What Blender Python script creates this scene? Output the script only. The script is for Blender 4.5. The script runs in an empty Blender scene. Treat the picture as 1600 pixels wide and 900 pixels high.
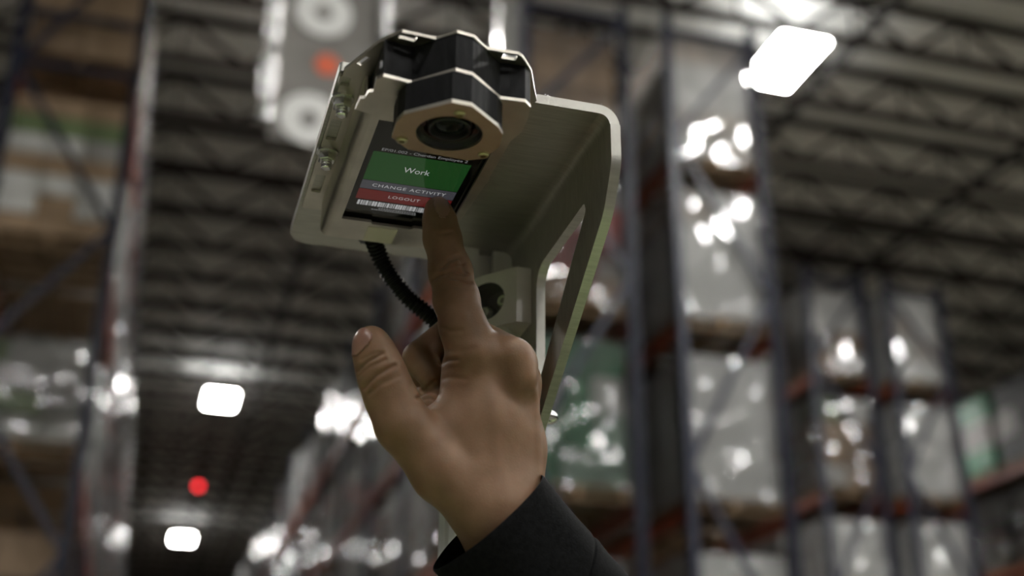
import bpy, bmesh, math, random
import numpy as np
from mathutils import Vector, Matrix

# ------------------------------------------------------------------ camera, world, exposure
C = bpy.context.scene.collection
S = bpy.context.scene
PI = math.pi
CZ = 1.45                                   # eye height above the warehouse floor
FPX = 1941.0                                # focal length in pixels of the 1600 wide frame
ROT = np.array([[0.9585123, -0.12010887, -0.25851119],
                [-0.28498675, -0.38450593, -0.8780306],
                [0.00606018, 0.9152754, -0.4027831]])
cam_data = bpy.data.cameras.new('camera')
cam_data.sensor_width = 36.0
cam_data.lens = FPX / 1600 * 36
cam_data.clip_start = 0.02
cam_data.clip_end = 300
cam_data.dof.use_dof = True
cam_data.dof.focus_distance = 0.69
cam_data.dof.aperture_fstop = 4.3
cam = bpy.data.objects.new('camera', cam_data)
C.objects.link(cam)
M4 = Matrix([list(r) for r in ROT]).to_4x4()
M4.translation = Vector((0, 0, CZ))
cam.matrix_world = M4
S.camera = cam

world = bpy.data.worlds.new('hall_air')
S.world = world
world.use_nodes = True
world.node_tree.nodes['Background'].inputs[0].default_value = (0.9, 0.92, 1.0, 1)
world.node_tree.nodes['Background'].inputs[1].default_value = 0.02

S.view_settings.view_transform = 'Standard'
S.view_settings.look = 'None'
S.view_settings.gamma = 1
S.view_settings.exposure = 0.55
S.view_settings.use_curve_mapping = False

LAMP = 80.0                                 # radiance of the high-bay lamp lenses
UPLIGHT = 16.0                               # spill through the lamps' open tops
SCREEN = 0.025                               # backlight of the handset display
# high-bay lamps: x, y (along the aisle), height of the lens over the eye
LAMPS = [(1.25, 27.5, 8.95), (1.18, 42.7, 8.95), (7.02, 11.7, 8.95), (1.25, 12.2, 8.95),
         (7.1, 27.2, 8.95), (7.1, 42.5, 8.95), (13.6, 24.0, 8.95),
         (-5.2, 12.0, 8.95)] + [(4.4, 4.6, 8.95), (11.4, 4.6, 8.95), (7.1, 6.4, 8.95)] + [(x, y, 8.95) for y in (-3.4, -10.6) for x in (-5.1, 1.25, 7.1, 13.6)] + [(13.6, 9.6, 8.95), (19.9, 4.6, 8.95)]  # cross-passage and last right-hand lamps: unseen, added to brighten rack ends and deck

# ------------------------------------------------------------------ helpers
def ray(px, py):
    v = np.array([px - 800, -(py - 450), -FPX])
    return ROT @ (v / np.linalg.norm(v))
def at_z(px, py, z):
    d = ray(px, py); p = d * z / d[2]
    return (p[0], p[1], z + CZ)
def at_y(px, py, y):
    d = ray(px, py); p = d * y / d[1]
    return (p[0], p[1], p[2] + CZ)
def at_d(px, py, D):
    """point at distance D along the viewing axis"""
    v = np.array([(px - 800) * D / FPX, -(py - 450) * D / FPX, -D])
    p = ROT @ v
    return (p[0], p[1], p[2] + CZ)

def mat(name, col, rough=0.6, metal=0.0, var=0.0, scale=20.0, bump=0.0, bscale=None, col2=None,
        coat=0.0, stretch=None, spec=0.5, sss=0.0, emit=None, emit_s=0.0):
    m = bpy.data.materials.new(name)
    m.use_nodes = True
    nt = m.node_tree
    b = nt.nodes['Principled BSDF']
    b.inputs['Base Color'].default_value = (*col, 1)
    b.inputs['Roughness'].default_value = rough
    b.inputs['Metallic'].default_value = metal
    b.inputs['Specular IOR Level'].default_value = spec
    if coat:
        b.inputs['Coat Weight'].default_value = coat
        b.inputs['Coat Roughness'].default_value = 0.05
    if sss:
        b.inputs['Subsurface Weight'].default_value = sss
        b.inputs['Subsurface Radius'].default_value = (1.0, 0.35, 0.2)
        b.inputs['Subsurface Scale'].default_value = 0.004
    if emit:
        b.inputs['Emission Color'].default_value = (*emit, 1)
        b.inputs['Emission Strength'].default_value = emit_s
    tc = nt.nodes.new('ShaderNodeTexCoord')
    mp = nt.nodes.new('ShaderNodeMapping')
    nt.links.new(tc.outputs['Object'], mp.inputs[0])
    if stretch:
        mp.inputs['Scale'].default_value = stretch
    if var or col2:
        nz = nt.nodes.new('ShaderNodeTexNoise')
        nz.inputs['Scale'].default_value = scale
        nz.inputs['Detail'].default_value = 5
        nt.links.new(mp.outputs[0], nz.inputs[0])
        rp = nt.nodes.new('ShaderNodeValToRGB')
        c2 = col2 or tuple(min(1, c * (1 + var)) for c in col)
        c1 = col if col2 else tuple(c * (1 - var) for c in col)
        rp.color_ramp.elements[0].color = (*c1, 1)
        rp.color_ramp.elements[1].color = (*c2, 1)
        rp.color_ramp.elements[0].position = 0.35
        rp.color_ramp.elements[1].position = 0.65
        nt.links.new(nz.outputs[0], rp.inputs[0])
        nt.links.new(rp.outputs[0], b.inputs['Base Color'])
    if bump:
        nb = nt.nodes.new('ShaderNodeTexNoise')
        nb.inputs['Scale'].default_value = bscale or scale
        nb.inputs['Detail'].default_value = 4
        nt.links.new(mp.outputs[0], nb.inputs[0])
        bp = nt.nodes.new('ShaderNodeBump')
        bp.inputs['Strength'].default_value = 1.0
        bp.inputs['Distance'].default_value = bump
        nt.links.new(nb.outputs[0], bp.inputs['Height'])
        nt.links.new(bp.outputs[0], b.inputs['Normal'])
    return m

class MB:
    """collects vertices and faces; build() links them as one mesh object"""
    def __init__(s):
        s.v = []; s.f = []; s.m = []; s.cur = 0
    def add(s, vs, fs):
        o = len(s.v)
        s.v += [tuple(map(float, v)) for v in vs]
        s.f += [tuple(i + o for i in f) for f in fs]
        s.m += [s.cur] * len(fs)
        return s
    def box(s, a, b):
        x0, y0, z0 = a; x1, y1, z1 = b
        return s.add([(x0, y0, z0), (x1, y0, z0), (x1, y1, z0), (x0, y1, z0), (x0, y0, z1), (x1, y0, z1), (x1, y1, z1), (x0, y1, z1)],
                     [(0, 3, 2, 1), (4, 5, 6, 7), (0, 1, 5, 4), (1, 2, 6, 5), (2, 3, 7, 6), (3, 0, 4, 7)])
    def bar(s, p, q, w, h, up=(0, 0, 1)):
        p = Vector(p); q = Vector(q); d = (q - p).normalized(); u = Vector(up)
        if abs(d.dot(u)) > 0.98: u = Vector((0, 1, 0))
        a = d.cross(u).normalized() * (w / 2); b = a.cross(d).normalized() * (h / 2)
        vs = [p - a - b, p + a - b, p + a + b, p - a + b, q - a - b, q + a - b, q + a + b, q - a + b]
        return s.add(vs, [(0, 1, 2, 3), (7, 6, 5, 4), (0, 4, 5, 1), (1, 5, 6, 2), (2, 6, 7, 3), (3, 7, 4, 0)])
    def tube(s, pts, rad, n=12, cap=True):
        pts = [Vector(p) for p in pts]
        if not hasattr(rad, '__len__'): rad = [rad] * len(pts)
        vs = []; fs = []; prev = None
        for i, p in enumerate(pts):
            d = (pts[min(i + 1, len(pts) - 1)] - pts[max(i - 1, 0)]).normalized()
            if prev is None:
                a = d.cross(Vector((0, 0, 1)) if abs(d.z) < 0.9 else Vector((1, 0, 0))).normalized()
            else:
                a = (prev - d * prev.dot(d)).normalized()
            prev = a; b = d.cross(a)
            for k in range(n):
                t = 2 * PI * k / n
                vs.append(p + (a * math.cos(t) + b * math.sin(t)) * rad[i])
        for i in range(len(pts) - 1):
            for k in range(n):
                k2 = (k + 1) % n
                fs.append((i * n + k, i * n + k2, (i + 1) * n + k2, (i + 1) * n + k))
        if cap:
            fs.append(tuple(range(n - 1, -1, -1)))
            fs.append(tuple((len(pts) - 1) * n + k for k in range(n)))
        return s.add(vs, fs)
    def lathe(s, org, axis, prof, n=24, ref=None):
        """prof: (distance along axis, radius) pairs"""
        org = Vector(org); d = Vector(axis).normalized()
        r = Vector(ref) if ref else (Vector((0, 0, 1)) if abs(d.z) < 0.9 else Vector((1, 0, 0)))
        a = d.cross(r).normalized(); b = d.cross(a)
        vs = []; fs = []
        for (t, q) in prof:
            for k in range(n):
                w = 2 * PI * k / n
                vs.append(org + d * t + (a * math.cos(w) + b * math.sin(w)) * q)
        for i in range(len(prof) - 1):
            for k in range(n):
                k2 = (k + 1) % n
                fs.append((i * n + k, i * n + k2, (i + 1) * n + k2, (i + 1) * n + k))
        fs.append(tuple(range(n - 1, -1, -1)))
        fs.append(tuple((len(prof) - 1) * n + k for k in range(n)))
        return s.add(vs, fs)
    def prism(s, poly, z0, z1, axis='z'):
        """poly extruded; axis z: (x,y) points, axis x: (y,z) points"""
        n = len(poly)
        f = (lambda p, t: (p[0], p[1], t)) if axis == 'z' else (lambda p, t: (t, p[0], p[1]))
        vs = [f(p, z0) for p in poly] + [f(p, z1) for p in poly]
        fs = [tuple(range(n - 1, -1, -1)), tuple(range(n, 2 * n))]
        fs += [(i, (i + 1) % n, n + (i + 1) % n, n + i) for i in range(n)]
        return s.add(vs, fs)
    def mesh(s, name, mats, smooth=False, bevel=0.0):
        me = bpy.data.meshes.new(name)
        me.from_pydata(s.v, [], s.f)
        if not isinstance(mats, (list, tuple)): mats = [mats]
        for m in mats: me.materials.append(m)
        if len(mats) > 1: me.polygons.foreach_set('material_index', s.m)
        bm = bmesh.new(); bm.from_mesh(me)
        bmesh.ops.recalc_face_normals(bm, faces=bm.faces)
        if bevel:
            ed = [e for e in bm.edges if len(e.link_faces) == 2 and e.calc_face_angle(0) > 0.5]
            bmesh.ops.bevel(bm, geom=ed, offset=bevel, segments=2, affect='EDGES', clamp_overlap=True)
        bm.to_mesh(me); bm.free()
        if smooth:
            me.polygons.foreach_set('use_smooth', [True] * len(me.polygons))
            try: me.set_sharp_from_angle(angle=0.6)
            except Exception: pass
        me.update()
        return me
    def build(s, name, mats, parent=None, smooth=False, bevel=0.0):
        return link(name, s.mesh(name, mats, smooth, bevel), parent)

def link(name, data, parent=None, loc=None, rot=None):
    o = bpy.data.objects.new(name, data)
    C.objects.link(o)
    if loc is not None: o.location = loc
    if rot is not None: o.rotation_euler = rot
    if parent is not None:
        o.parent = parent
    return o
def root(name, loc, label, cat, group=None):
    o = bpy.data.objects.new(name, None)
    C.objects.link(o); o.location = loc
    o.empty_display_size = 0.1
    tag(o, label, cat, group)
    return o
def tag(o, label, cat, group=None):
    o['label'] = label; o['category'] = cat
    if group: o['group'] = group
    return o
def adopt(o, parent):
    """parent a mesh built in world coordinates without moving it (parents are neither turned nor scaled)"""
    o.parent = parent
    o.matrix_parent_inverse = Matrix.Translation(-Vector(parent.location))
    return o
def struct(o):
    o['kind'] = 'structure'; return o
def up(p): return (p[0], p[1], p[2] + CZ)

# ------------------------------------------------------------------ materials
M = {}
M['alu'] = mat('brushed_aluminium', (0.55, 0.54, 0.49), 0.42, 1.0, var=0.08, scale=60, stretch=(1, 12, 1), bump=0.0001, bscale=300)
M['alu_sheet'] = mat('sheet_aluminium', (0.64, 0.605, 0.535), 0.36, 1.0, var=0.10, scale=45, bump=0.0001, bscale=200)
M['alu_face'] = mat('anodised_warm_face', (0.50, 0.36, 0.285), 0.5, 0.8, var=0.05, scale=80)
M['alu_post'] = mat('extruded_aluminium', (0.82, 0.82, 0.80), 0.42, 0.35, var=0.05, scale=30)
M['cast'] = mat('satin_cast_aluminium', (0.80, 0.79, 0.75), 0.5, 0.3, var=0.04, scale=60)
M['bore_shade'] = mat('shade_darkened_bore', (0.30, 0.30, 0.28), 0.4, 0.7)  # gusset hole walls, darkened in colour to deepen the shade inside
M['steel'] = mat('zinc_steel', (0.70, 0.70, 0.68), 0.25, 1.0, var=0.1, scale=200)
M['brass'] = mat('yellow_zinc_screw', (0.55, 0.50, 0.33), 0.3, 1.0)
M['black'] = mat('printed_black_plastic', (0.006, 0.006, 0.007), 0.5, 0.0, spec=0.16, bump=0.0004, bscale=260, stretch=(1, 1, 0.25), var=0.3, scale=300)
M['tar'] = mat('lens_black', (0.006, 0.006, 0.007), 0.35)
M['lensglass'] = mat('coated_lens_glass', (0.006, 0.010, 0.010), 0.12, 0.0, spec=0.2)
M['filter'] = mat('dark_red_filter_ring', (0.035, 0.008, 0.010), 0.25)
M['rubber'] = mat('corrugated_black_nylon', (0.006, 0.006, 0.007), 0.45, spec=0.25)
M['plug'] = mat('blue_black_plug', (0.012, 0.016, 0.028), 0.35)
M['glass'] = mat('screen_glass_black', (0.012, 0.012, 0.013), 0.08, 0.0, coat=0.15)
def screen(name, col, s=1.0):
    return mat(name, tuple(min(c, 1) * 0.03 for c in col), 0.08, 0.0, coat=0.15, emit=col, emit_s=SCREEN * s)
M['s_green'] = screen('screen_green', (0.2, 0.95, 0.22))
M['s_grey'] = screen('screen_grey', (1.0, 1.0, 1.2))
M['s_red'] = screen('screen_red', (1.9, 0.2, 0.2))
M['s_white'] = screen('screen_white', (1, 1, 1), 9)
M['s_dim'] = screen('screen_dim_text', (1, 1, 1), 4.5)
M['paper'] = mat('sticker_paper', (0.70, 0.64, 0.54), 0.6)
M['skin'] = mat('skin', (0.265, 0.155, 0.091), 0.5, 0.0, col2=(0.315, 0.19, 0.116), scale=90, sss=0.35, bump=0.00010, bscale=900, spec=0.3)
M['nail'] = mat('fingernail', (0.37, 0.205, 0.155), 0.30, 0.0, sss=0.25, spec=0.5)
M['jersey'] = mat('black_jersey', (0.008, 0.008, 0.0085), 0.9, 0.0, spec=0.12, var=0.3, scale=400, bump=0.0004, bscale=1200)
M['deck'] = mat('roof_deck_paint', (0.80, 0.79, 0.74), 0.55, 0.0, var=0.06, scale=0.6)
M['joist'] = mat('red_oxide_grey_joist', (0.040, 0.029, 0.025), 0.65, 0.0, var=0.2, scale=3)
M['pipe'] = mat('dark_pipe', (0.03, 0.028, 0.026), 0.6, 0.0)
M['floor'] = mat('sealed_concrete', (0.33, 0.31, 0.25), 0.45, 0.0, var=0.15, scale=0.7)
M['wrapping'] = mat('white_glossy_wrap', (0.88, 0.88, 0.87), 0.22, 0.55, bump=0.02, bscale=9)
M['low_bounce'] = mat('low_bounce_floor', (0.115, 0.107, 0.085), 0.5, 0.0, var=0.15, scale=0.6)
M['green_bounce'] = mat('green_bounce_floor', (0.25, 0.32, 0.14), 0.5, 0.0, var=0.12, scale=1.5)
M['wall'] = mat('insulated_wall', (0.16, 0.155, 0.15), 0.8, 0.0, var=0.08, scale=1)
M['blue'] = mat('rack_blue', (0.018, 0.021, 0.045), 0.42, 0.0, var=0.15, scale=4)
M['orange'] = mat('rack_orange', (0.24, 0.042, 0.014), 0.42, 0.0, var=0.15, scale=4)
M['wood'] = mat('pallet_wood', (0.20, 0.13, 0.07), 0.8, 0.0, var=0.25, scale=6, stretch=(1, 6, 6))
M['housing'] = mat('lamp_housing', (0.5, 0.5, 0.5), 0.5)
M['lens'] = mat('lamp_lens', (0.9, 0.9, 0.9), 0.4, emit=(1.0, 0.985, 0.95), emit_s=LAMP)
M['upl'] = mat('lamp_top_lens', (0.9, 0.9, 0.9), 0.4, emit=(0.97, 0.99, 1.0), emit_s=UPLIGHT)
M['redlamp'] = mat('red_pilot_lens', (0.5, 0.02, 0.02), 0.3, emit=(1.0, 0.03, 0.04), emit_s=4.0)
CART = {
    'tan': mat('carton_tan', (0.44, 0.31, 0.20), 0.75, var=0.15, scale=2.5),
    'brown': mat('carton_brown', (0.31, 0.215, 0.14), 0.75, var=0.15, scale=2.5),
    'white': mat('carton_white', (0.80, 0.795, 0.77), 0.5, var=0.08, scale=3),
    'grey': mat('carton_grey', (0.46, 0.45, 0.43), 0.55, var=0.12, scale=3),
    'green': mat('carton_green', (0.05, 0.26, 0.12), 0.45, var=0.2, scale=3),
    'lime': mat('carton_lime', (0.20, 0.27, 0.12), 0.45, var=0.2, scale=3),
    'red': mat('carton_red', (0.36, 0.055, 0.05), 0.45, var=0.2, scale=3),
    'mint': mat('carton_mint', (0.36, 0.50, 0.41), 0.45, var=0.15, scale=3),
    'dark': mat('carton_dark', (0.07, 0.07, 0.07), 0.6, var=0.2, scale=3),
}
def film(name, haze, bump=0.0015, rough=0.06):
    """clear stretch film: a thin glossy skin over whatever it holds, a little hazy where it lies in many layers"""
    m = bpy.data.materials.new(name); m.use_nodes = True
    nt = m.node_tree; nt.nodes.clear(); N_ = nt.nodes.new; L_ = nt.links.new
    out = N_('ShaderNodeOutputMaterial')
    tr = N_('ShaderNodeBsdfTransparent'); tr.inputs[0].default_value = (0.96, 0.96, 0.96, 1)
    df = N_('ShaderNodeBsdfDiffuse'); df.inputs[0].default_value = (0.82, 0.82, 0.81, 1)
    gl = N_('ShaderNodeBsdfGlossy'); gl.inputs['Roughness'].default_value = rough
    fr = N_('ShaderNodeFresnel'); fr.inputs['IOR'].default_value = 1.95
    m1 = N_('ShaderNodeMixShader'); m1.inputs[0].default_value = haze
    m2 = N_('ShaderNodeMixShader')
    tc = N_('ShaderNodeTexCoord'); mp = N_('ShaderNodeMapping'); mp.inputs['Scale'].default_value = (1, 1, 2.2)
    nz = N_('ShaderNodeTexNoise'); nz.inputs['Scale'].default_value = 4.0; nz.inputs['Detail'].default_value = 3
    bp = N_('ShaderNodeBump'); bp.inputs['Distance'].default_value = bump
    L_(tc.outputs['Object'], mp.inputs[0]); L_(mp.outputs[0], nz.inputs[0]); L_(nz.outputs[0], bp.inputs['Height'])
    L_(bp.outputs[0], gl.inputs['Normal'])
    L_(tr.outputs[0], m1.inputs[1]); L_(df.outputs[0], m1.inputs[2])
    L_(fr.outputs[0], m2.inputs[0]); L_(m1.outputs[0], m2.inputs[1]); L_(gl.outputs[0], m2.inputs[2]); L_(m2.outputs[0], out.inputs[0])
    return m
FILM = {'clear': film('stretch_film_clear', 0.05), 'milky': film('stretch_film_milky', 0.32)}

# ------------------------------------------------------------------ the hall: floor, walls, roof
X0, X1, Y0, Y1 = -14.0, 34.0, -24.0, 72.0
DECK = 9.72
struct(MB().box((X0, Y0, -0.2), (X1, Y1, 0)).build('floor', M['floor']))
struct(MB().box((X0, -7.5, 0.0), (X1, 9.6, 0.001)).build('trim_2', M['low_bounce']))  # unseen darker floor zone, added to weaken bounce light on stand and hand
struct(MB().box((X0, -0.3, 0.0), (X1, 1.3, 0.002)).build('trim_1', M['green_bounce']))  # unseen green strip, added to tint the side plate's slanted edge by reflection
struct(MB().box((X0 - .3, Y0, 0), (X0, Y1, DECK + CZ)).build('wall_left', M['wall']))
struct(MB().box((X1, Y0, 0), (X1 + .3, Y1, DECK + CZ)).build('wall_right', M['wall']))
struct(MB().box((X0, Y1, 0), (X1, Y1 + .3, DECK + CZ)).build('wall_back', M['wall']))
struct(MB().box((X0, Y0 - .3, 0), (X1, Y0, DECK + CZ)).build('wall_front', M['wall']))
ceil_mb = MB()                               # trapezoid-ribbed steel deck, ribs along the aisle
prof = []
x = X0
while x < X1:
    for dx, dz in ((0, 0), (0.20, 0), (0.225, 0.045), (0.275, 0.045)):
        prof.append((x + dx, DECK + dz))
    x += 0.30
vs = [(p[0], Y0, p[1] + CZ) for p in prof] + [(p[0], Y1, p[1] + CZ) for p in prof]
n = len(prof)
ceil_mb.add(vs, [(i, i + 1, n + i + 1, n + i) for i in range(n - 1)])
ceil_mb.box((X0, Y0, DECK + CZ + 0.06), (X1, Y1, DECK + CZ + 0.2))
ceiling = struct(ceil_mb.build('ceiling', M['deck']))
JB = 9.0                                      # underside of the joists over the eye
jm = MB()
W = X1 - X0
for (z, h) in ((0.03, 0.06), (0.66, 0.06)):
    jm.box((0, -0.075, z - 0.03), (W, -0.012, z + 0.03)); jm.box((0, 0.012, z - 0.03), (W, 0.075, z + 0.03))
step = 0.80
k = 0; xx = 0.1
while xx + step < W:
    a, b = (0.05, 0.64) if k % 2 == 0 else (0.64, 0.05)
    jm.bar((xx, 0, a), (xx + step, 0, b), 0.05, 0.065)
    if k % 2 == 0: jm.bar((xx + step, 0, 0.05), (xx + step, 0, 0.64), 0.03, 0.03)
    xx += step; k += 1
jmesh = jm.mesh('roof_joist', M['joist'])
y = -22.69
while y < 70:
    adopt(link('roof_joist', jmesh, None, (X0, y, JB + CZ)), ceiling); y += 1.41
pm = MB()
for (px, zz) in ((2.0, 9.06), (7.75, 9.06), (11.4, 9.06), (-4.0, 9.06), (17.5, 9.06)):
    q = MB().tube([(px, Y0, zz + CZ), (px, Y1, zz + CZ)], 0.075, 12)
    adopt(q.build('sprinkler_pipe', M['pipe'], None, True), ceiling)

# ------------------------------------------------------------------ high-bay lamps
ORD = ('first second third fourth fifth sixth seventh eighth ninth tenth eleventh twelfth thirteenth fourteenth fifteenth sixteenth seventeenth eighteenth '
       'nineteenth twentieth twenty-first twenty-second twenty-third twenty-fourth twenty-fifth twenty-sixth twenty-seventh twenty-eighth twenty-ninth thirtieth').split()
lamp_lab = ['glowing high-bay lamp over the aisle, upper of the two above the red pilot light',
            'glowing high-bay lamp over the aisle, just below the red pilot light',
            'large glowing high-bay lamp beside the top of the tall blue rack post']
hm = MB(); hm.box((-0.33, -0.56, 0.012), (0.33, 0.56, 0.07)); hm.box((-0.12, -0.45, 0.07), (0.12, 0.45, 0.11))
hmesh = hm.mesh('housing', M['housing'], bevel=0.006)
lmesh = MB().box((-0.31, -0.54, 0), (0.31, 0.54, 0.012)).mesh('lamp_lens', M['lens'])
umesh = MB().box((-0.26, -0.44, 0.07), (-0.15, 0.44, 0.078)).box((0.15, -0.44, 0.07), (0.26, 0.44, 0.078)).mesh('top_lens', M['upl'])
wmesh = MB().tube([(0, 0, 0.07), (0, 0, 0.80)], 0.004, 6).mesh('hanger_wire', M['pipe'])
for i, (x, y, z) in enumerate(LAMPS):
    r = root('high_bay_lamp', (x, y, z + CZ), lamp_lab[i] if i < 3 else 'high-bay lamp out of view, hung over the %s at row %s' % (('left bay' if x < 0 else 'main aisle' if x < 3 else 'cross passage' if x < 5 else 'second aisle' if x < 10 else 'third aisle' if x < 16 else 'fourth aisle'), ORD[int((y + 20) / 4.0)]), 'lamp', 'high-bay lamps')
    link('housing', hmesh, r); link('lamp_lens', lmesh, r); link('top_lens', umesh, r); 
    for sx in (-0.25, 0.25):
        for sy in (-0.45, 0.45): link('hanger_wire', wmesh, r, (sx, sy, 0))

p = at_z(310, 760, 8.75)
r = root('pilot_light', p, 'small glowing red pilot light hung beneath the dark roof', 'light')
MB().lathe((0, 0, 0), (0, 0, 1), [(-0.07, 0.03), (-0.05, 0.07), (0.02, 0.085), (0.06, 0.085)], 20).build('red_lens', M['redlamp'], r, True)
MB().lathe((0, 0, 0), (0, 0, 1), [(0.06, 0.095), (0.14, 0.095), (0.15, 0.04)], 20).build('housing', M['pipe'], r, True)
MB().tube([(0, 0, 0.15), (0, 0, 0.98)], 0.015, 8).build('stem', M['pipe'], r)

# ------------------------------------------------------------------ pallet racks
RH = 8.3 + CZ                                 # top of the uprights
LEVELS = [0.95, 2.80, 4.65, 6.50]             # top of the load beams over the eye
um = MB()
um.box((-0.045, -0.04, 0), (0.045, -0.034, RH)); um.box((-0.045, -0.04, 0), (-0.039, 0.04, RH)); um.box((0.039, -0.04, 0), (0.045, 0.04, RH))
um.box((-0.045, 0.034, 0), (-0.02, 0.04, RH)); um.box((0.02, 0.034, 0), (0.045, 0.04, RH)); um.box((-0.08, -0.08, 0), (0.08, 0.08, 0.012))
UP = um.mesh('upright', M['blue'])
BAY = 2.70
bm_ = MB().box((-0.03, 0.05, -0.125), (0.03, BAY - 0.05, 0)).box((-0.035, 0.045, -0.17), (0.035, 0.055, 0.04)).box((-0.035, BAY - 0.055, -0.17), (0.035, BAY - 0.045, 0.04))
BEAM = bm_.mesh('load_beam', M['orange'])
def rack(x0, x1, ys, bays, label, diag0=1, zs=(8.05, 6.75, 5.05, 3.2, 1.4, -0.9), hz=(8.1, -1.0)):
    r = root('pallet_rack', (x0, ys, 0), label, 'rack', 'blue and orange pallet racks')
    w = x1 - x0
    horiz = MB().bar((0.04, 0, 0), (w - 0.04, 0, 0), 0.04, 0.06).mesh('cross_brace', M['blue'])
    zig = [MB().bar((0.06 if (k + diag0) % 2 else w - 0.06, 0, zs[k] + CZ), (w - 0.06 if (k + diag0) % 2 else 0.06, 0, zs[k + 1] + CZ), 0.05, 0.05, (0, 1, 0)).mesh('diagonal_brace', M['blue'])
           for k in range(len(zs) - 1)]
    for b in range(bays + 1):
        yy = b * BAY
        link('upright', UP, r, (0.045, yy, 0)); link('upright', UP, r, (w - 0.045, yy, 0), (0, 0, PI))
        if b < 2:
            for q in zig: link('diagonal_brace', q, r, (0, yy, 0))
            for q in hz: link('cross_brace', horiz, r, (0, yy, q + CZ))
        if b < bays:
            for L in LEVELS:
                if b > 12 and L < 6: continue
                for bx in (0.045, w - 0.045):
                    link('load_beam', BEAM, r, (bx, yy, L + CZ))
    return r
YA = 10.4; YB = 15.9
RL = (-1.70, -0.55); RA1 = (3.15, 4.34); RA2 = (4.76, 5.87); RB1 = (9.47, 10.55); RB2 = (10.92, 12.0); RC = (15.75, 16.85)
rack(*RL, YA, 15, 'blue rack row along the left side of the picture, seen at its braced end', 0, (8.1, 6.4, 4.85, 3.5, 2.0, 0.3), (6.98, 6.42, -1.0))
rack(*RA1, YA, 15, 'blue rack row just right of the aluminium bracket, hidden partly by it', 0)
rack(*RA2, YA, 3, 'blue rack row back to back right of the red and green loads', 0)
rack(*RB1, YB, 4, 'blue rack row farther back, tan and green loads on its end', 0)
rack(*RB2, YB, 3, 'blue rack row farther back, shiny grey loads on its end', 1)
rack(*RC, 10.5, 6, 'blue rack row at the far right edge holding dark green loads', 1)

# ------------------------------------------------------------------ pallet loads
pl = MB()
PW, PD = 1.02, 1.14
for k in range(5): pl.box((-PW / 2, -PD / 2 + k * 0.27, 0.115), (PW / 2, -PD / 2 + k * 0.27 + 0.10, 0.135))
for sx in (-0.49, -0.03, 0.43): pl.box((sx, -PD / 2, 0.02), (sx + 0.06, PD / 2, 0.115))
for k in (0, 2, 4): pl.box((-PW / 2, -PD / 2 + k * 0.27, 0), (PW / 2, -PD / 2 + k * 0.27 + 0.10, 0.02))
PAL = pl.mesh('pallet', M['wood'])
rng = random.Random(4)
_cart = {}
def carton(w, d, h, c):
    key = (round(w, 3), round(d, 3), round(h, 3), c)
    if key not in _cart:
        _cart[key] = MB().box((-w / 2, -d / 2, 0), (w / 2, d / 2, h)).mesh('carton', CART[c], bevel=0.008)
    return _cart[key]
def wrapmesh(w, d, h, f, seed):
    """film pulled around the load: pleated walls with soft bulges and gathered corners"""
    rg = random.Random(seed); mb = MB(); nz = 14; per = []
    def side(a, b, n):
        for i in range(n): per.append((a[0] + (b[0] - a[0]) * i / n, a[1] + (b[1] - a[1]) * i / n))
    hw, hd = w / 2, d / 2
    side((-hw, -hd), (hw, -hd), 10); side((hw, -hd), (hw, hd), 10); side((hw, hd), (-hw, hd), 10); side((-hw, hd), (-hw, -hd), 10)
    n = len(per); vs = []; fs = []
    ph = [rg.uniform(0, 6.28) for _ in range(6)]; colo = [rg.uniform(-0.010, 0.010) for _ in per]
    for k in range(nz + 1):
        z = h * k / nz; pleat = rg.uniform(-0.009, 0.009)
        for i, (x, y) in enumerate(per):
            q = 0.010 * math.sin(i * 1.7 + ph[0] + z * 5) + 0.008 * math.sin(i * 0.9 - z * 9 + ph[1]) + rg.uniform(0, 0.007) + pleat + colo[i]
            b = 0.034 * math.sin(PI * min(1, z / h * 1.04)) ; ux = max(0.0, 1 - (y / hd) ** 2) * (abs(x) > hw * .999); uy = max(0.0, 1 - (x / hw) ** 2) * (abs(y) > hd * .999)
            s = 1 + (0.010 + q) / max(hw, hd)
            vs.append((x * s + math.copysign(b * ux, x), y * s + math.copysign(b * uy, y), z))
    for k in range(nz):
        for i in range(n):
            j = (i + 1) % n
            fs.append((k * n + i, k * n + j, (k + 1) * n + j, (k + 1) * n + i))
    c = len(vs); vs.append((0, 0, h + 0.03))
    for i in range(n): fs.append((nz * n + i, nz * n + (i + 1) % n, c))
    mb.add(vs, fs)
    me = mb.mesh('stretch_wrap', FILM[f], True)
    return me
_wrap = {}
def load(x, y, z, cols, nl, h, label, wrap='clear', nx=2, ny=2, group='pallet loads on the racks', w=0.98, d=1.08):
    """a wrapped pallet load: pallet, cartons row by row, stretch film; cols gives one colour per layer (cycled) or per column"""
    r = root('pallet_load', (x, y, z), label, 'pallet load', group)
    link('pallet', PAL, r)
    lh = h / nl; cw = w / nx; cd = d / ny
    for k in range(nl):
        for i in range(nx):
            for j in range(ny):
                c = cols[k % len(cols)]
                if isinstance(c, (tuple, list)): c = rng.choice(c)
                me = carton(cw - 0.012, cd - 0.012, lh - 0.006, c)
                link('carton', me, r, (-w / 2 + cw * (i + 0.5) + rng.uniform(-.004, .004), -d / 2 + cd * (j + 0.5) + rng.uniform(-.004, .004), 0.136 + k * lh))
    if wrap:
        key = (wrap, round(h, 2), rng.randint(0, 4))
        if key not in _wrap: _wrap[key] = wrapmesh(w + 0.012, d + 0.012, h + 0.05, wrap, len(_wrap))
        link('stretch_wrap', _wrap[key], r, (0, 0, 0.10))
    return r
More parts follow.
